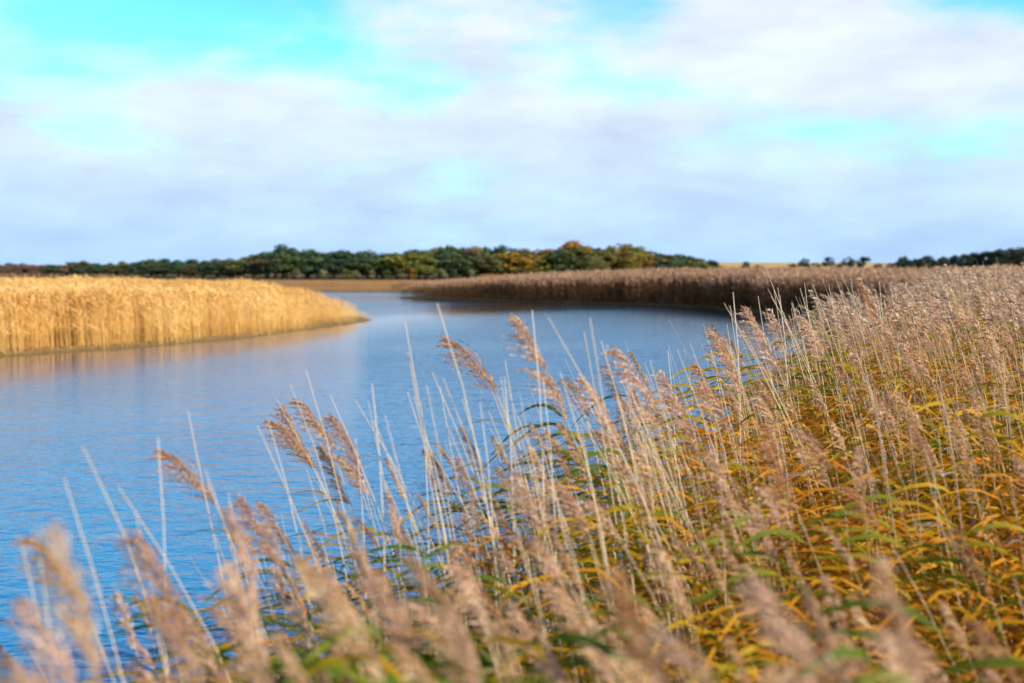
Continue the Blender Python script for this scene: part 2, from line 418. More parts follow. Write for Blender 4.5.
heroes = [  # tip pixel, distance, variant, plume length, label
 (518, 321, 3.5, 0, .33, 'tallest pinkish reed plume standing alone against the water in the middle'),
 (448, 342, 4.1, 1, .27, 'pinkish brown reed plume just left of the tallest plume, against the water'),
 (616, 351, 3.6, 2, .32, 'long leaning reed plume just right of the tallest plume, against the water'),
 (585, 379, 3.8, 3, .27, 'short reed plume between the tallest plume and the long leaning one'),
 (663, 374, 4.2, 4, .28, 'slim reed plume right of the long leaning plume, at the water edge'),
 (696, 366, 4.8, 5, .26, 'small darker reed plume where the water ends against the right bank'),
 (749, 312, 5.6, 6, .30, 'reed plume rising highest at the corner of the right bank'),
 (861, 286, 8.6, 7, .28, 'pale plume sticking up alone over the dark edge of the brown reeds'),
 (271, 424, 4.1, 8, .27, 'leftmost plume of the dark brown cluster left of centre'),
 (299, 402, 4.2, 9, .26, 'topmost plume of the dark brown cluster left of centre'),
 (333, 417, 3.8, 10, .30, 'widest rusty plume at the right of the dark brown cluster'),
 (284, 408, 4.6, 11, .24, 'small dark plume tucked inside the brown cluster left of centre'),
 (322, 449, 4.0, 0, .24, 'low rusty plume under the dark brown cluster left of centre'),
 (162, 454, 3.3, 1, .30, 'rusty nodding plume alone against the blue water at left'),
 (34, 540, 2.3, 2, .25, 'blurred brown plume nearest the left edge, over dark blue water'),
 (137, 537, 2.1, 3, .27, 'blurred beige plume below the rusty nodding plume at left'),
 (243, 499, 3.1, 4, .29, 'soft rusty plume midway between the nodding plume and the brown cluster'),
 (262, 505, 3.4, 5, .26, 'soft plume just right of the midway rusty plume at left'),
 (714, 335, 5.2, 7, .30, 'upright plume at the left tip of the right bank'),
 (800, 318, 6.8, 9, .28, 'pale plume on the bank between the corner plume and lone pale plume'),
 (930, 296, 9.5, 10, .28, 'pale plume high on the right bank below the far right trees'),
]
TINTS = [('pinkish beige', (1.05, .98, .98)), ('tan', (1.0, .95, .80)), ('rusty brown', (.80, .62, .46)), ('pale straw', (1.15, 1.10, 1.0)), ('mauve brown', (.88, .78, .75))]

meshes = []
for k, q in enumerate(variants):
    meshes.append(dict(stem=q['stem'].mesh('reed_stem', [M_stem]), plume=q['plume'].mesh('reed_plume', [M_plume]),
                       leaves=[l.mesh('reed_leaf', [M_leaf]) for l in q['leaves']]))

protos = {}
def place_reed(k, x, y, rz, s, label, tint, group):
    """copy of reed variant k (an Empty at its foot, parts stem, plume and leaf)"""
    z = float(ground_z(np.array([x]), np.array([y]))[0]) - .02
    if k not in protos:
        e = bpy.data.objects.new('reed', None); C.objects.link(e); e.empty_display_size = .1
        parts = [link('stem', meshes[k]['stem'], e), link('plume', meshes[k]['plume'], e)] + [link('leaf', lm, e) for lm in meshes[k]['leaves']]
        protos[k] = (e, parts)
    else:
        e0, p0 = protos[k]
        e = e0.copy(); C.objects.link(e); parts = []
        for p in p0:
            c = p.copy(); C.objects.link(c); c.parent = e; parts.append(c)
    e.location = (x, y, z); e.rotation_euler = (0, 0, rz); e.scale = (s, s, s) if not isinstance(s, tuple) else s
    tag(e, label, 'reed', group)
    for p in parts: p.color = (*tint, 1)
    return e

def root_for_tip(tipw, tip_local, rz):
    """foot position and uniform scale so that the variant's tip lands on tipw"""
    s = 1.0; x = y = 0
    for _ in range(4):
        lx = (tip_local[0] * math.cos(rz) - tip_local[1] * math.sin(rz)) * s; ly = (tip_local[0] * math.sin(rz) + tip_local[1] * math.cos(rz)) * s
        x, y = tipw[0] - lx, tipw[1] - ly
        z = float(ground_z(np.array([x]), np.array([y]))[0]) - .02
        s = (tipw[2] - max(z, -.35)) / tip_local[2]
    return x, y, s

n_ind = 0
GRP = 'feathery reeds of the near bank'
for (px, py, d, k, L, lab) in heroes:
    d = d * (1.15 if d < 5 else 1.0); k = NV + k % 7; w = at(px, py, d); rz = rnd.uniform(-.25, .25)
    x, y, s = root_for_tip(w, variants[k]['tip'], rz)
    dark = 'brown' in lab or 'rusty' in lab or 'dark' in lab
    place_reed(k, x, y, rz, s, lab, TINTS[2][1] if dark else TINTS[0][1], GRP); n_ind += 1

# all other reeds, nearest first
Xs, Ys = [], []
for dens, y0, y1, sd in ((46, -.2, 2.1, 1), (30, 2.1, 3, 6), (30, 3, 5, 2), (26, 5, 9, 3), (24, 9, 15, 4), (26, 15, 26, 5)):
    a, b = sample_near(dens, y0, y1, sd); Xs.append(a); Ys.append(b)
X = np.concatenate(Xs); Y = np.concatenate(Ys)
top = canopy(X, Y) + np.where((RNG.random(len(X)) < .25) & (np.hypot(X, Y) < 2.4), .13, 0) + RNG.normal(0, 1, len(X)) * np.interp(np.hypot(X, Y), [2, 8, 16], [.085, .07, .05]) - .10 * np.clip(.6 - sdist(NEAR, X, Y), 0, .6) / .6
G = ground_z(X, Y) - .02
idx = RNG.integers(0, NV, len(X)); rz = RNG.normal(0, .5, len(X))
tl = np.array([v['tip'] for v in variants])
sc = (top - G) / tl[idx, 2]
tx = X + (tl[idx, 0] * np.cos(rz)) * sc; ty = Y + (tl[idx, 0] * np.sin(rz)) * sc
dep = np.maximum(ty, .05)
px = 512 + F_PX * tx / dep; py = HOR + F_PX * (CAM_H - top) / dep
vis = (px > -25) & (px < 1050) & (py < 700) & (ty > .9)
near_ok = ~((np.hypot(tx, ty) < 1.12) | ((ty < 1.3) & (py < 560)))        # nothing right under the lens
order = np.argsort(np.where(vis, np.hypot(tx, ty), 99))
pick = [i for i in order if vis[i] and near_ok[i]][:300 - n_ind]
rest = np.array(sorted(set(np.nonzero(near_ok)[0]) - set(pick)))

def ordw(n): return ['first', 'second', 'third', 'fourth', 'fifth', 'sixth', 'seventh', 'eighth', 'ninth', 'tenth', 'eleventh', 'twelfth'][n] if n < 12 else f'{n + 1}th'
COLS = [(90, 'by the left edge'), (230, 'under the nodding plume'), (370, 'below the brown cluster'), (500, 'left of the tallest plume'),
        (630, 'under the tallest plume'), (760, 'below the bank corner'), (890, 'under the lone plume'), (9999, 'by the right edge')]
ROWS = [(430, 'highest row'), (500, 'middle row'), (560, 'third row'), (620, 'blurred lower row'), (9999, 'blurred bottom row')]
cells = {}
tints = {}
for i in pick:
    c = next(n for lim, n in COLS if px[i] < lim); r_ = next(n for lim, n in ROWS if py[i] < lim)
    t = rnd.choices(range(5), [5, 3, 2, 3, 3])[0]; tints[i] = t
    cells.setdefault((c, r_, t), []).append(i)
labels = {}
for (c, r_, t), L in cells.items():
    L.sort(key=lambda i: px[i])
    for n, i in enumerate(L):
        labels[i] = f'{TINTS[t][0]} reed, {ordw(n) + " from left in " if len(L) > 1 else "only one in "}{r_}, {c}'
for i in pick:
    place_reed(int(idx[i]), float(X[i]), float(Y[i]), float(rz[i]), float(sc[i]), labels[i], TINTS[tints[i]][1], GRP)

# bare straw stalks: hero ones placed, the others sown
stalk_hero = [(83, 447, 2.7), (64, 478, 2.6), (118, 486, 2.9), (158, 438, 3.1), (188, 411, 3.6), (228, 493, 3.2), (268, 420, 3.9), (257, 425, 3.7), (290, 384, 3.9),
              (306, 370, 4.0), (276, 398, 4.1), (372, 384, 3.7), (405, 322, 3.9), (408, 352, 3.8), (437, 303, 3.7), (432, 372, 4.0), (443, 378, 3.9), (462, 398, 4.0), (548, 317, 3.6),
              (532, 310, 3.9), (590, 318, 3.6), (584, 332, 4.0), (601, 341, 3.9), (677, 349, 4.6), (690, 343, 5.0), (650, 360, 4.3), (724, 303, 5.3), (733, 292, 5.6),
              (758, 296, 6.0), (774, 290, 6.4), (800, 288, 6.8), (828, 293, 7.2), (852, 304, 7.4), (385, 415, 3.5), (355, 400, 4.0), (480, 402, 3.8), (505, 360, 4.2), (520, 395, 3.6),
              (560, 372, 3.5), (612, 372, 4.2), (636, 390, 3.9), (705, 330, 5.4), (742, 330, 5.0), (40, 560, 2.2), (22, 545, 2.4), (135, 510, 2.6), (205, 470, 3.0), (330, 395, 4.3)]
sm = [mb.mesh('dead_reed_stalk', [M_straw]) for mb, _ in stalk_vars]
def place_stalk(k, x, y, rz_, s, lab):
    z = float(ground_z(np.array([x]), np.array([y]))[0]) - .02
    o = link('dead_reed_stalk', sm[k], None, (x, y, z)); o.rotation_euler = (0, 0, rz_); o.scale = (min(s, 1.15), min(s, 1.15), s)
    return tag(o, lab, 'reed stalk', 'bare straw stalks among the reeds')
def stalk_where(px_):
    for lim, n in ((140, 'over blue water at the left edge'), (245, 'by the rusty nodding plume'), (345, 'by the dark brown cluster'), (500, 'left of the tallest plume'),
                   (610, 'around the tallest plume'), (700, 'before the water right of the tallest plume'), (9999, 'on the corner of the right bank')):
        if px_ < lim: return n
seen = {}
jobs = []
for _ in range(34):
    a = rnd.uniform(330, 640); stalk_hero.append((a, float(np.interp(a, [330, 400, 460, 540, 640], [400, 375, 370, 375, 370])) + abs(rnd.gauss(0, 45)), rnd.uniform(3.5, 4.6)))
for _ in range(42):
    a = rnd.uniform(560, 890) ; stalk_hero.append((a, float(np.interp(a, [560, 640, 700, 760, 890], [375, 365, 335, 300, 285])) + rnd.gauss(4, 13), float(np.interp(a, [560, 700, 890], [4.2, 5.6, 9.0])) + rnd.uniform(-.2, .5)))
for n, (a, b, d) in enumerate(stalk_hero): jobs.append((a, b, d, n % 8, rnd.uniform(-.3, .3), None))
sx_, sy_ = sample_near(26, 1.2, 4.6, 21)
ok = np.nonzero((RNG.random(len(sx_)) < .62))[0][:70]
for i in ok:
    k = int(RNG.integers(0, 8)); s = float(canopy(sx_[i:i + 1], sy_[i:i + 1])[0] + RNG.normal(.02, .11) - ground_z(sx_[i:i + 1], sy_[i:i + 1])[0]) / 1.95
    tipl = stalk_vars[k][1]; tp = (sx_[i] + tipl[0] * s, sy_[i] + tipl[1] * s, s * 1.95 + float(ground_z(sx_[i:i + 1], sy_[i:i + 1])[0]))
    if tp[1] < 1.3: continue
    a, b = project(tp)
    if -10 < a < 1034 and b < 690: jobs.append((a, b, None, k, 0.0, (float(sx_[i]), float(sy_[i]), s)))
jobs.sort(key=lambda j: j[0])
for a, b, d, k, rz_, pl in jobs:
    w = stalk_where(a); h_ = 'tall' if b < 400 else ('short' if b > 520 else 'medium high'); h_ = h_.replace('medium high', 'mid height'); key = (w, h_); seen[key] = seen.get(key, 0) + 1
    lab = f'{h_} bare straw stalk, {ordw(seen[key] - 1)} from left {w}'
    if pl is None:
        x, y, s = root_for_tip(at(a, b, d), stalk_vars[k][1], rz_); place_stalk(k, x, y, rz_, s, lab)
    else:
        place_stalk(k, pl[0], pl[1], rz_, pl[2], lab)

# the rest of the near reeds: one mass
lod1 = [merged(make_reed(random.Random(500 + i), 1)) for i in range(10)]
lod2 = [merged(make_reed(random.Random(600 + i), 2)) for i in range(10)]
dist = np.hypot(X, Y)
packs = []
for sel, var in ((rest[(dist[rest] < 6.5)], lod1), (rest[dist[rest] >= 6.5], lod2)):
    if len(sel): packs.append(scatter(var, RNG.integers(0, len(var), len(sel)), np.stack((X[sel], Y[sel], G[sel]), -1), rz[sel], sc[sel]))
# straw stalks of the mass
sv = [mb.arrays() for mb, _ in [make_stalk(random.Random(800 + i), 3) for i in range(8)]]
qx, qy = [], []
for dens, y0, y1, sd in ((34, 3.5, 9, 31), (36, 9, 16, 32), (24, 16, 26, 33)):
    a, b = sample_near(dens, y0, y1, sd); qx.append(a); qy.append(b)
qx = np.concatenate(qx); qy = np.concatenate(qy); qg = ground_z(qx, qy) - .02
qs = (canopy(qx, qy) + RNG.normal(-.02, .10, len(qx)) - qg) / 1.95
st = scatter(sv, RNG.integers(0, 8, len(qx)), np.stack((qx, qy, qg), -1), RNG.normal(0, .3, len(qx)), qs)
packs.append((st[0], st[1], st[2], np.full(len(st[1]), 3)))
# low leafy undergrowth of the bank (young shoots), part of the mass
def shoot(r):
    mb = MB(); h = r.uniform(.72, 1.05)
    tone = r.uniform(.04, .5)
    for i in range(9):
        leaf_strip(mb, r, (r.uniform(-.02, .02) - .14 * (i / 9) ** 2, r.uniform(-.02, .02), h * (.2 + .8 * i / 9)), r.uniform(.30, .58), r.uniform(.015, .027), 5,
                   max(0, tone + r.uniform(-.2, .25)), 1, math.pi + r.uniform(-1.5, 1.5) if i % 3 else r.uniform(-1.6, 1.6))
    return mb.arrays()
shv = [shoot(random.Random(900 + i)) for i in range(8)]
ux, uy = [], []
for dens, y0, y1, sd in ((120, .8, 2.3, 40), (115, 2.3, 5, 41), (92, 5, 11, 42), (44, 11, 24, 43)):
    a, b = sample_near(dens, y0, y1, sd); ux.append(a); uy.append(b)
ux = np.concatenate(ux); uy = np.concatenate(uy); k_ = np.hypot(ux, uy) > 1.25; ux, uy = ux[k_], uy[k_]; ug = ground_z(ux, uy) - .02
us = (canopy(ux, uy) - ug) * RNG.uniform(.70, 1.0, len(ux)) * np.where((uy < 2.2) & (ux > -.4), 1.1, 1.0)
st = scatter(shv, RNG.integers(0, 8, len(ux)), np.stack((ux, uy, ug), -1), RNG.normal(0, .45, len(ux)), np.stack((np.full(len(ux), .95), np.full(len(ux), .95), us), -1))
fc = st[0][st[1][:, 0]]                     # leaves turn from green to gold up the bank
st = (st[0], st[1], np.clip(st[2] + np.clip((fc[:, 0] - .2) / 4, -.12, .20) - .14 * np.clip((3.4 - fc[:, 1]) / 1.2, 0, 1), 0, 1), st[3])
packs.append(st)
def join(packs):
    off = 0; Fs = []
    for V, F, v, m in packs: Fs.append(np.where(F < 0, -1, F + off)); off += len(V)
    return np.concatenate([p[0] for p in packs]), np.concatenate(Fs), np.concatenate([p[2] for p in packs]), np.concatenate([p[3] for p in packs])
o = link('reed_mass', np_mesh('reed_mass', *join(packs), [M_stem, M_leaf, M_plume, M_straw]))
tag(o, 'dense golden and green reeds with pinkish plumes filling the near bank', 'reeds', None, 'stuff')

# ------------------------------------------------------------------ far reed beds
def far_reed(r, stem_w, leafn, lw, pl_w, lean=.2, plume_v=(.7, 1.0), leaf_v=(.2, .7), bushy=1.0, up=-.05):
    """reed for a far bed: unit height 1"""
    mb = MB(); ln = lean * r.uniform(.3, 1.3); sy = r.uniform(-.06, .06)
    P = lambda t: (-ln * t ** 1.8 * .5, sy * t, t)
    for sd in ((1, 0, 0), (0, 1, 0)):
        ribbon(mb, [P(0), P(.5), P(.9)], [stem_w, stem_w * .9, stem_w * .6], sd, r.uniform(*leaf_v))
    for i in range(leafn):
        t = r.uniform(.2, .85); b = P(t); an = r.uniform(0, 6.28); L = r.uniform(.16, .32)
        d = norm((math.cos(an) - .5, math.sin(an), .9)); e = norm((math.cos(an) * .8 - .8, math.sin(an) * .8, up))
        p1 = addv(b, d, L * .5); p2 = addv(p1, e, L * .5)
        ribbon(mb, [b, p1, p2], [lw * .6, lw, lw * .1], norm(cross(d, (r.uniform(-1, 1), r.uniform(-1, 1), .3))), min(1, max(0, r.uniform(*leaf_v) + .2 * (t - .5))))
    for i in range(5):
        b = P(.84 + .03 * i); d = norm((r.uniform(-1.1, .2), r.uniform(-.6, .6), 1.0))
        p1 = addv(b, d, .045 * bushy); p2 = addv(b, addv(d, (-.5, 0, -.3)), .095 * bushy)
        ribbon(mb, [b, p1, p2], [pl_w * .4, pl_w, pl_w * .15], norm((r.uniform(-1, 1), r.uniform(-1, 1), r.uniform(-.4, .4))), r.uniform(*plume_v))
    return mb.arrays()

def sow(poly, box, density_fn, seed, dmax):
    g = np.random.default_rng(seed); x0, x1, y0, y1 = box
    n = int((x1 - x0) * (y1 - y0) * dmax)
    X = g.uniform(x0, x1, n); Y = g.uniform(y0, y1, n)
    ins = sdist(poly, X, Y) + .6 * wob(X * 1.7, Y * 1.7) + g.uniform(-.25, .25, n) > .1; X, Y = X[ins], Y[ins]
    s = edge_dist(poly, X, Y)
    k = (g.random(len(X)) < density_fn(X, Y, s) / dmax) & (np.abs(X) < .56 * Y + 4)
    return X[k], Y[k], s[k]

gv = [far_reed(random.Random(40 + i), .0030, 4, .0042, .0095, .16, (.0, .9), (.5, 1), 1.2, .9) for i in range(10)]
gx, gy, gs = sow(GOLD, (-42, -5, 15, 62), lambda X, Y, s: np.where(s < 4, 75, np.where(s < 9, 24, 11.0)), 51, 75)
tipd = np.hypot(gx + 6.4, gy - 46)
gh = np.interp(tipd, [0, 2, 4, 8, 12, 18], [.25, .5, .82, 1.22, 1.46, 1.60]) * RNG.normal(1, .06, len(gx)) * np.where(gs < .5, .85, 1)
gh += .06 * np.sin(gx * 2.1 + 2 * np.sin(gy * .7)) + .04 * np.sin(gx * .8 + gy * .35) + .06 * np.sin(gx * .31 - gy * .9)
a = scatter(gv, RNG.integers(0, 10, len(gx)), np.stack((gx, gy, ground_z(gx, gy) - .03), -1), RNG.normal(0, .8, len(gx)), np.maximum(gh, .3))
tag(link('golden_reed_bed', np_mesh('golden_reed_bed', *a, [M_gold])), 'sunlit golden reed bed on the point across the water at left', 'reed bed', None, 'stuff')

bv = [far_reed(random.Random(70 + i), .004, 6, .009, .013, .15, (.7, 1), (.06, .48)) for i in range(10)]
bx, by, bs = sow(BROWN, (-12, 62, 33, 100), lambda X, Y, s: np.where(s < 5, 28, np.where(s < 12, 12, 6.0)), 61, 28)
left = np.interp(bx, [-9.5, -6, 0, 6, 11, 14], [.95, 1.15, 1.5, 1.88, 2.02, 2.05])
bh = left * RNG.normal(1, .06, len(bx)) * np.where(bs < .6, .88, 1) + .10 * np.sin(bx * .5 + by * .2)
p1 = scatter(bv, RNG.integers(0, 10, len(bx)), np.stack((bx, by, ground_z(bx, by) - .03), -1), RNG.normal(0, .9, len(bx)), bh)
tag(link('brown_reed_bed', np_mesh('brown_reed_bed', *p1, [M_brown])), 'dark brown reed bed along the far side of the river at right', 'reed bed', None, 'stuff')

fv = [far_reed(random.Random(90 + i), .008, 6, .02, .03, .15, (.6, 1), (.25, .8)) for i in range(6)]
fx, fy, fs = sow(BROWN, (-70, 90, 97, 165), lambda X, Y, s: np.where(s < 8, 6.0, 2.0), 71, 6.0)
fh = np.where(fx < -4, .38, 1.15) * RNG.normal(1, .12, len(fx))
p2 = scatter(fv, RNG.integers(0, 6, len(fx)), np.stack((fx, fy, ground_z(fx, fy) - .03), -1), RNG.normal(0, .9, len(fx)), np.stack((fh * 1.1, fh * 1.1, fh), -1))
M_marsh = foliage('marsh_reed', [(0, (.24, .11, .03)), (.5, (.46, .24, .08)), (1, (.58, .35, .16))], .3, .8, noise_scale=.06, spec=.1)
tag(link('marsh_reeds', np_mesh('marsh_reeds', *p2, [M_marsh])), 'low russet marsh reeds on the flat land before the wood', 'reeds', None, 'stuff')

# ------------------------------------------------------------------ trees
def make_tree(r, kind):
    """crown and trunk of a tree of unit height"""
    crown, trunk = MB(), MB()
    if kind == 'dome': tb, cw, zc, zr, n = .08, .60, .46, .46, 2000
    elif kind == 'shrub': tb, cw, zc, zr, n = .12, .55, .50, .46, 1300
    elif kind == 'tall': tb, cw, zc, zr, n = .22, .30, .55, .44, 2000
    else: tb, cw, zc, zr, n = .2, .42, .54, .45, 2400
    limbs = []
    tube(trunk, [(0, 0, -.03), (.005, 0, tb), (.015, .01, zc)], .026, .012, 6, .4)
    for i in range(5):
        an = i * 1.257 + r.uniform(-.4, .4); z0 = tb + r.uniform(0, .2)
        e = (math.cos(an) * cw * .6, math.sin(an) * cw * .6, zc + r.uniform(-.1, .25))
        tube(trunk, [(0.005, 0, z0), (e[0] * .5, e[1] * .5, (z0 + e[2]) / 2 + .02), e], .012, .004, 4, .6)
    lo = -.75 if kind != 'dome' else -1.0
    nl = 22 if kind == 'dome' else 16 if kind != 'shrub' else 8
    lobes = []
    for i in range(nl):
        an = r.uniform(0, 6.28); q = r.random() ** .5 * .68; h = r.uniform(lo, .72)
        lim = math.sqrt(max(.05, 1 - h * h)) if h > -.3 else .85
        lobes.append((math.cos(an) * q * cw * lim, math.sin(an) * q * cw * lim, zc + h * zr * .82, r.uniform(.13, .22) * (1 - .25 * max(h, 0)), r.uniform(-.22, .22)))
    lobes.append((r.uniform(-.05, .05), 0, zc + zr * .72, .15, .1))
    for i in range(n):
        x, y, z, R_, tone = r.choice(lobes)
        d = norm((r.gauss(0, 1), r.gauss(0, 1), r.gauss(0, 1))); k = R_ * r.random() ** .4 * (1.0 if r.random() > .12 else 1.3)
        c = (x + d[0] * k, y + d[1] * k, z + d[2] * k * .85)
        s = r.uniform(.018, .042)
        nrm = norm((d[0] + r.uniform(-.8, .8), d[1] + r.uniform(-.8, .8), d[2] + r.uniform(-.8, .8)))
        u = norm(cross(nrm, (r.uniform(-1, 1), r.uniform(-1, 1), .3))); w = cross(nrm, u)
        crown.add([addv(c, u, s), addv(c, w, s * .8), addv(c, u, -s), addv(c, w, -s * .8)], [(0, 1, 2, 3)], min(1, max(0, .5 + tone + r.uniform(-.2, .2))))
    return crown.mesh('tree_crown', [M_crown]), trunk.mesh('tree_trunk', [M_bark])

tv = {k: [make_tree(random.Random(1000 + 10 * j + i), k) for i in range(n)] for j, (k, n) in enumerate((('broad', 7), ('tall', 3), ('shrub', 4), ('dome', 5)))}
TCOL = {'dark green': (.062, .10, .05), 'mid green': (.088, .125, .045), 'olive': (.17, .165, .045), 'golden': (.25, .19, .04), 'orange': (.31, .17, .035),
        'russet': (.12, .095, .04), 'grey brown': (.19, .13, .09), 'pale sage': (.22, .24, .11)}
tree_protos = {}
def place_tree(kind, k, x, y, h, wide, col, label, name, cat, group):
    z = float(ground_z(np.array([x]), np.array([y]))[0])
    if (kind, k, name) not in tree_protos:
        e = bpy.data.objects.new(name, None); C.objects.link(e)
        parts = [link('crown', tv[kind][k][0], e), link('trunk', tv[kind][k][1], e)]
        tree_protos[(kind, k, name)] = (e, parts)
    else:
        e0, p0 = tree_protos[(kind, k, name)]; e = e0.copy(); C.objects.link(e); parts = []
        for p in p0:
            c = p.copy(); C.objects.link(c); c.parent = e; parts.append(c)
    e.location = (x, y, z); e.rotation_euler = (0, 0, rnd.uniform(0, 6.28)); h *= 1.07; e.scale = (h * wide, h * wide, h)
    c = [q * rnd.uniform(.85, 1.18) for q in col]
    for p in parts: p.color = (*c, 1)
    tag(e, label, cat, group)

prof_x = [-30, 0, 30, 60, 100, 150, 200, 240, 268, 283, 300, 340, 380, 420, 460, 500, 540, 560, 572, 590, 610, 625, 645, 665, 685, 700, 722]
prof_y = [264.5, 264, 263.5, 263, 261.5, 261, 259, 257, 253, 247, 252, 252, 253, 250, 248, 248, 249, 248, 243, 249, 249, 246, 251, 254, 256, 261, 262]
def wood_d(px_): return float(np.interp(px_, [0, 250, 420, 720], [300, 220, 205, 235]))
SEG = [(140, 'above golden reeds, left'), (250, 'above golden reeds, middle'), (330, 'above golden reeds, tip'), (415, 'above the river gap'),
       (500, 'above brown reeds, left'), (600, 'above brown reeds, middle'), (9999, 'at its right end')]
def colour_at(px_, front):
    if px_ < 70: return rnd.choices(['grey brown', 'dark green', 'russet'], [5, 2, 2])[0] if front else rnd.choices(['dark green', 'grey brown'], [3, 2])[0]
    if px_ < 260: return rnd.choices(['dark green', 'mid green', 'russet', 'olive'], [7, 2, 2, 1])[0]
    if px_ < 390: return rnd.choices(['dark green', 'mid green', 'russet', 'olive'], [6, 3, 2, 1])[0]
    if px_ < 560: return rnd.choices(['dark green', 'mid green', 'olive', 'golden', 'orange', 'russet'], [4, 4, 5, 2, 1, 1])[0]
    if px_ < 660: return rnd.choices(['dark green', 'mid green', 'olive', 'golden', 'orange'], [3, 4, 5, 3, 1])[0]
    return rnd.choices(['dark green', 'mid green', 'olive', 'golden'], [4, 4, 3, 1])[0]
spec = []
special = {283: ('dark green', 'tallest dark green tree at the crest of the wood'), 572: ('orange', 'highest orange tree of the wood, above the brown reeds'),
           625: ('golden', 'golden topped tree standing out near the right end of the wood'), 710: ('dark green', 'rounded dark tree closing the right end of the wood')}
x_ = -28.0
while x_ < 716:
    t = next((k for k in special if abs(k - x_) < 7), None); q = t if t else x_
    py_ = float(np.interp(q, prof_x, prof_y)) + (0 if t else rnd.uniform(-.8, 3.2)); d = wood_d(q) + rnd.uniform(-4, 12)
    h = CAM_H + (HOR - py_) / F_PX * d
    spec.append(['back', q, d, h, special[t][0] if t else colour_at(q, False), special[t][1] if t else None])
    if t: special.pop(t)
    x_ = q + rnd.uniform(10, 15)
x_ = -20.0
while x_ < 700:
    py_ = float(np.interp(x_, prof_x, prof_y)) + rnd.uniform(4, 10); d = wood_d(x_) - rnd.uniform(7, 14)
    spec.append(['front', x_, d, max(3.0, CAM_H + (HOR - py_) / F_PX * d), colour_at(x_, True), None]); x_ += rnd.uniform(9, 14)
cnt = {}
for row, q, d, h, col, lab in sorted(spec, key=lambda s: s[1]):
    sg = next(n for lim, n in SEG if q < lim); adj = ('taller ' if row == 'back' else 'lower ') + col
    key = (sg, adj); cnt[key] = cnt.get(key, 0) + 1
    if lab is None: lab = f'{adj} tree, {ordw(cnt[key] - 1)} from left in wood {sg}'
    kind = 'tall' if (row == 'back' and rnd.random() < .2) else 'broad'
    place_tree(kind, rnd.randrange(len(tv[kind])), (q - 512) / F_PX * d, d, h, (1.55 if h > 6 else 2.0) * rnd.uniform(.8, 1.25) * (1.2 if row == 'front' else 1), TCOL[col], lab, 'broadleaf_tree', 'tree', 'trees of the far wood')
# shrubs along the foot of the wood
shrubs = [(412, 270.5, 'orange', 'bright orange bush at the foot of the wood left of the brown reeds', 186)]
for q in (298, 322, 345, 356, 372, 388, 399, 428, 441, 455, 470, 520, 548, 585, 640, 668): shrubs.append((q, rnd.uniform(270.5, 274), rnd.choice(['pale sage', 'pale sage', 'mid green', 'olive']), None, 190 + rnd.uniform(-4, 4)))
for q in (4, 18, 33, 47, 62): shrubs.append((q, rnd.uniform(267, 269), 'grey brown', None, 270))
shrubs.sort(); cnt = {}
for q, py_, col, lab, d in shrubs:
    cnt[col] = cnt.get(col, 0) + 1
    where = 'left end of the wood' if q < 100 else ('foot of the wood beyond the river' if q < 420 else 'foot of the wood behind brown reeds')
    if lab is None: lab = f'{col} bush, {ordw(cnt[col] - 1)} such from left, at the {where}'
    h = max(1.6, CAM_H + (HOR - py_) / F_PX * d + .2)
    place_tree('shrub', rnd.randrange(4), (q - 512) / F_PX * d, d, h, 1.15, TCOL[col], lab, 'bush', 'bush', 'bushes at the foot of the wood')
# lone trees on the right skyline
lone = [(745, 263.3, 640, 'small round dark tree alone on the field right of the wood'), (803, 260.3, 760, 'leftmost of the four dark field trees on the right skyline'),
        (828, 259.3, 760, 'second of the four dark field trees, from the left'), (848, 259.3, 750, 'left tree of the touching pair on the right skyline'),
        (862, 258.8, 750, 'right tree of the touching pair on the right skyline'), (903, 259, 700, 'first dark tree of the right hand tree line'), (914, 261, 700, 'low second tree of the right hand tree line'),
        (927, 258.5, 690, 'third dark tree of the right hand tree line, before it rises')]
for n, (q, py_, d, lab) in enumerate(lone):
    X_ = (q - 512) / F_PX * d; zg = float(ground_z(np.array([X_]), np.array([float(d)]))[0])
    h = CAM_H + (HOR - py_) / F_PX * d - zg
    place_tree('dome', n % 5, X_, d, h * 1.35, 1.4, (.045, .072, .055), lab, 'broadleaf_tree', 'tree', 'field trees on the right skyline')  # distance haze put into the bluish crown colour
for n, (q, d, lab) in enumerate([(757, 650, 'low hedge bush right of the lone round tree on the field'), (792, 755, 'low hedge bush left of the four dark field trees'),
        (815, 757, 'low hedge bush between the first two field trees'), (838, 757, 'low hedge bush just left of the touching pair'), (877, 745, 'low hedge bush right of the touching pair'),
        (889, 720, 'low hedge bush just before the right hand tree line')]):
    X_ = (q - 512) / F_PX * d
    place_tree('dome', (n + 2) % 5, X_, d, 3.0 + .4 * (n % 3), 2.4, (.06, .08, .04), lab, 'bush', 'bush', 'low field bushes on the right skyline')
x_ = 896; n = 0
while x_ < 1060:
    py_ = float(np.interp(x_, [896, 938, 960, 985, 1015, 1040], [261, 257, 254, 251.5, 248.5, 247])) + rnd.uniform(-.5, 1); d = 600 + rnd.uniform(-10, 20); X_ = (x_ - 512) / F_PX * d
    zg = float(ground_z(np.array([X_]), np.array([d]))[0]); h = CAM_H + (HOR - py_) / F_PX * d - zg
    place_tree('broad', rnd.randrange(7), X_, d, h, 1.6, (.048, .078, .055), f'dark green tree, {ordw(n)} in the rising tree line at far right', 'broadleaf_tree', 'tree', 'field trees on the right skyline')  # bluish green carries painted haze, as on the field trees
    x_ += rnd.uniform(9, 13); n += 1

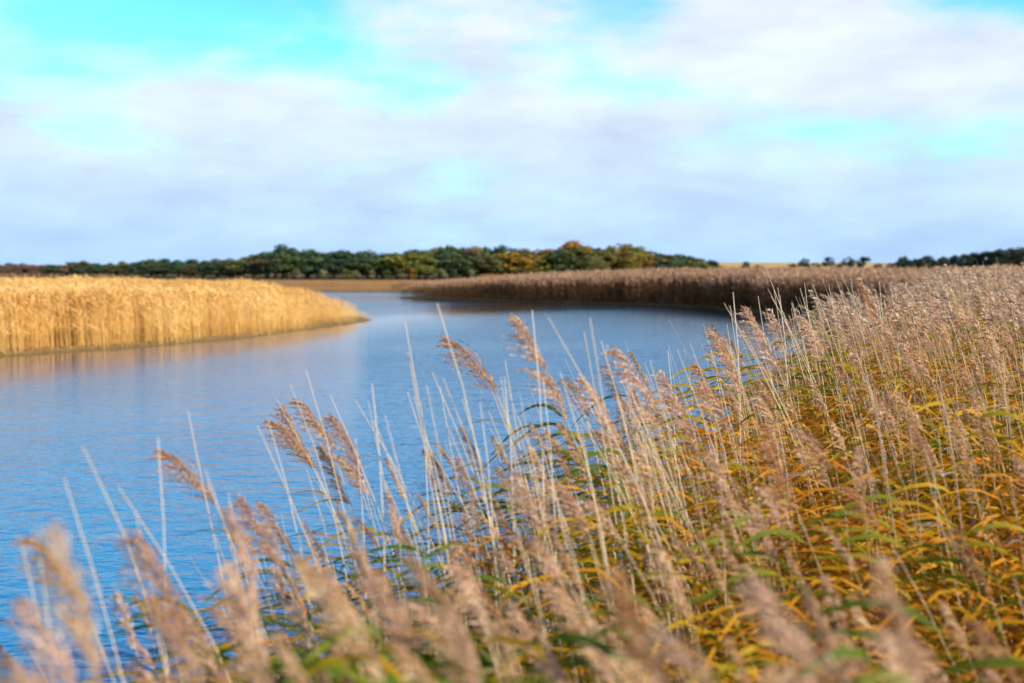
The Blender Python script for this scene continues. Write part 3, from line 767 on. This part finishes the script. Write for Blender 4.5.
# ------------------------------------------------------------------ sky, sun
w = bpy.data.worlds.new('World'); S.world = w; w.use_nodes = True
nt = w.node_tree; nt.nodes.clear()
out = nt.nodes.new('ShaderNodeOutputWorld'); bg = nt.nodes.new('ShaderNodeBackground'); bg.inputs['Strength'].default_value = .11
nt.links.new(bg.outputs[0], out.inputs[0])
sky = nt.nodes.new('ShaderNodeTexSky'); sky.sky_type = 'NISHITA'; sky.sun_disc = False; sky.sun_elevation = SUN_EL; sky.sun_rotation = SUN_AZ
sky.air_density = 1.0; sky.dust_density = .3; sky.ozone_density = 1.5
tc = nt.nodes.new('ShaderNodeTexCoord'); sp = nt.nodes.new('ShaderNodeSeparateXYZ'); nt.links.new(tc.outputs['Generated'], sp.inputs[0])
dx, dy, dz = sp.outputs
az = math_n(nt, 'ARCTAN2', dx, dy); el = math_n(nt, 'ARCSINE', dz)
def gauss(a, e, sa, se, amp):
    u = math_n(nt, 'DIVIDE', math_n(nt, 'SUBTRACT', az, a), sa); v = math_n(nt, 'DIVIDE', math_n(nt, 'SUBTRACT', el, e), se)
    r2 = math_n(nt, 'ADD', math_n(nt, 'MULTIPLY', u, u), math_n(nt, 'MULTIPLY', v, v))
    return math_n(nt, 'MULTIPLY', math_n(nt, 'EXPONENT', math_n(nt, 'MULTIPLY', r2, -1)), amp)
def pa(px_): return math.atan((px_ - 512) / F_PX)
def pe(py_): return math.atan((HOR - py_) / F_PX)
def cnoise(scale, det, off, ro=.5, zs=3.2):
    mp = nt.nodes.new('ShaderNodeMapping'); mp.inputs['Location'].default_value = off; mp.inputs['Scale'].default_value = (1, 1, zs); nt.links.new(tc.outputs['Generated'], mp.inputs[0])
    n = nt.nodes.new('ShaderNodeTexNoise'); n.inputs['Scale'].default_value = scale; n.inputs['Detail'].default_value = det; n.inputs['Roughness'].default_value = ro
    nt.links.new(mp.outputs[0], n.inputs['Vector']); return n.outputs['Fac']
n1 = cnoise(5.5, 3, (3.1, 1.7, 0), .5, 2.2); n2 = cnoise(13, 4, (7.3, 2.2, 4), .55, 2.6)
cover = math_n(nt, 'ADD', math_n(nt, 'MULTIPLY', n1, 1.3), math_n(nt, 'MULTIPLY', n2, .9))      # around 1.0
cover = math_n(nt, 'ADD', math_n(nt, 'ADD', cover, -.40), math_n(nt, 'MULTIPLY', cnoise(6, 3, (5.3, 4.1, 1.9), .5, 6.5), .44))
for (a, b, sa, se, amp) in [(150, 25, 240, 66, -.75), (95, 140, 70, 26, -.5), (620, 90, 100, 22, -.5), (450, 95, 90, 16, -.12), (1000, 14, 120, 44, -.9), (820, 135, 80, 20, -.32),
                            (480, 165, 60, 16, -.12), (50, 95, 110, 16, -.25), (615, 25, 60, 34, -.5), (1000, 150, 80, 30, -.2), (200, 112, 85, 18, .45), (810, 45, 130, 45, .5), (470, 35, 90, 36, .12),
                            (550, 120, 90, 16, .3), (50, 172, 90, 14, .35), (930, 90, 100, 30, .5), (340, 140, 130, 24, .2)]:
    cover = math_n(nt, 'ADD', cover, gauss(pa(a), pe(b), sa / F_PX, se / F_PX, amp))
# more veil towards the horizon, clearer overhead
cover = math_n(nt, 'ADD', cover, math_n(nt, 'MULTIPLY', math_n(nt, 'EXPONENT', math_n(nt, 'MULTIPLY', el, -14)), .55))
cover = math_n(nt, 'SUBTRACT', cover, math_n(nt, 'MULTIPLY', math_n(nt, 'MULTIPLY_ADD', el, 3.0, -.95, clamp=True), .8))
mr = nt.nodes.new('ShaderNodeMapRange'); mr.interpolation_type = 'SMOOTHSTEP'; mr.inputs['From Min'].default_value = .18; mr.inputs['From Max'].default_value = 1.08
nt.links.new(cover, mr.inputs['Value'])
mask = mr.outputs[0]
eln = math_n(nt, 'MULTIPLY', el, 1 / .6, clamp=True)
cl = ramp(nt, [(0, (.43, .64, .95)), (.11, (.54, .71, .96)), (.26, (.70, .80, .95)), (.43, (.78, .85, .95)), (.65, (.66, .79, .95)), (1, (.32, .58, .9))], eln)
shade = math_n(nt, 'MULTIPLY_ADD', cnoise(8, 4, (1.3, 9.2, 2), .55, 3.0), .62, .69)
cl = mix_c(nt, 1.0, cl, shade, 'MULTIPLY')
cl10 = mix_c(nt, 1.0, cl, (7.1, 7.25, 7.5), 'MULTIPLY')
blue = mix_c(nt, 1.0, sky.outputs[0], ramp(nt, [(0, (.55, .95, 1.3)), (.1, (.6, 1.15, 1.5)), (.24, (.75, 1.9, 2.0)), (.42, (.6, 1.6, 1.9)), (.75, (.26, .65, 1.1))], math_n(nt, 'MULTIPLY', el, 1 / .6, clamp=True)), 'MULTIPLY')
fin = mix_c(nt, mask, blue, cl10)
nt.links.new(fin, bg.inputs[0])

sl = bpy.data.lights.new('sun', 'SUN'); sl.energy = 5.0; sl.angle = R(.53); sl.color = (1, .86, .64)
so = bpy.data.objects.new('sun', sl); C.objects.link(so)
to_sun = Vector((math.sin(SUN_AZ) * math.cos(SUN_EL), math.cos(SUN_AZ) * math.cos(SUN_EL), math.sin(SUN_EL)))
so.rotation_euler = to_sun.to_track_quat('Z', 'Y').to_euler(); so.location = (20, -10, 30)

# ------------------------------------------------------------------ camera, render settings
cd = bpy.data.cameras.new('camera'); co = bpy.data.objects.new('camera', cd); C.objects.link(co)
cd.lens = 35; cd.sensor_width = 36; cd.clip_start = .05; cd.clip_end = 9000
co.location = (0, 0, CAM_H); co.rotation_euler = (math.pi / 2 - PITCH, 0, 0)
cd.dof.use_dof = True; cd.dof.focus_distance = 7.2; cd.dof.aperture_fstop = 1.4
S.camera = co
S.view_settings.view_transform = 'Standard'; S.view_settings.look = 'None'; S.view_settings.exposure = .5; S.view_settings.gamma = 1
S.cycles.use_denoising = True
S.cycles.max_bounces = 8; S.cycles.diffuse_bounces = 3; S.cycles.transmission_bounces = 4
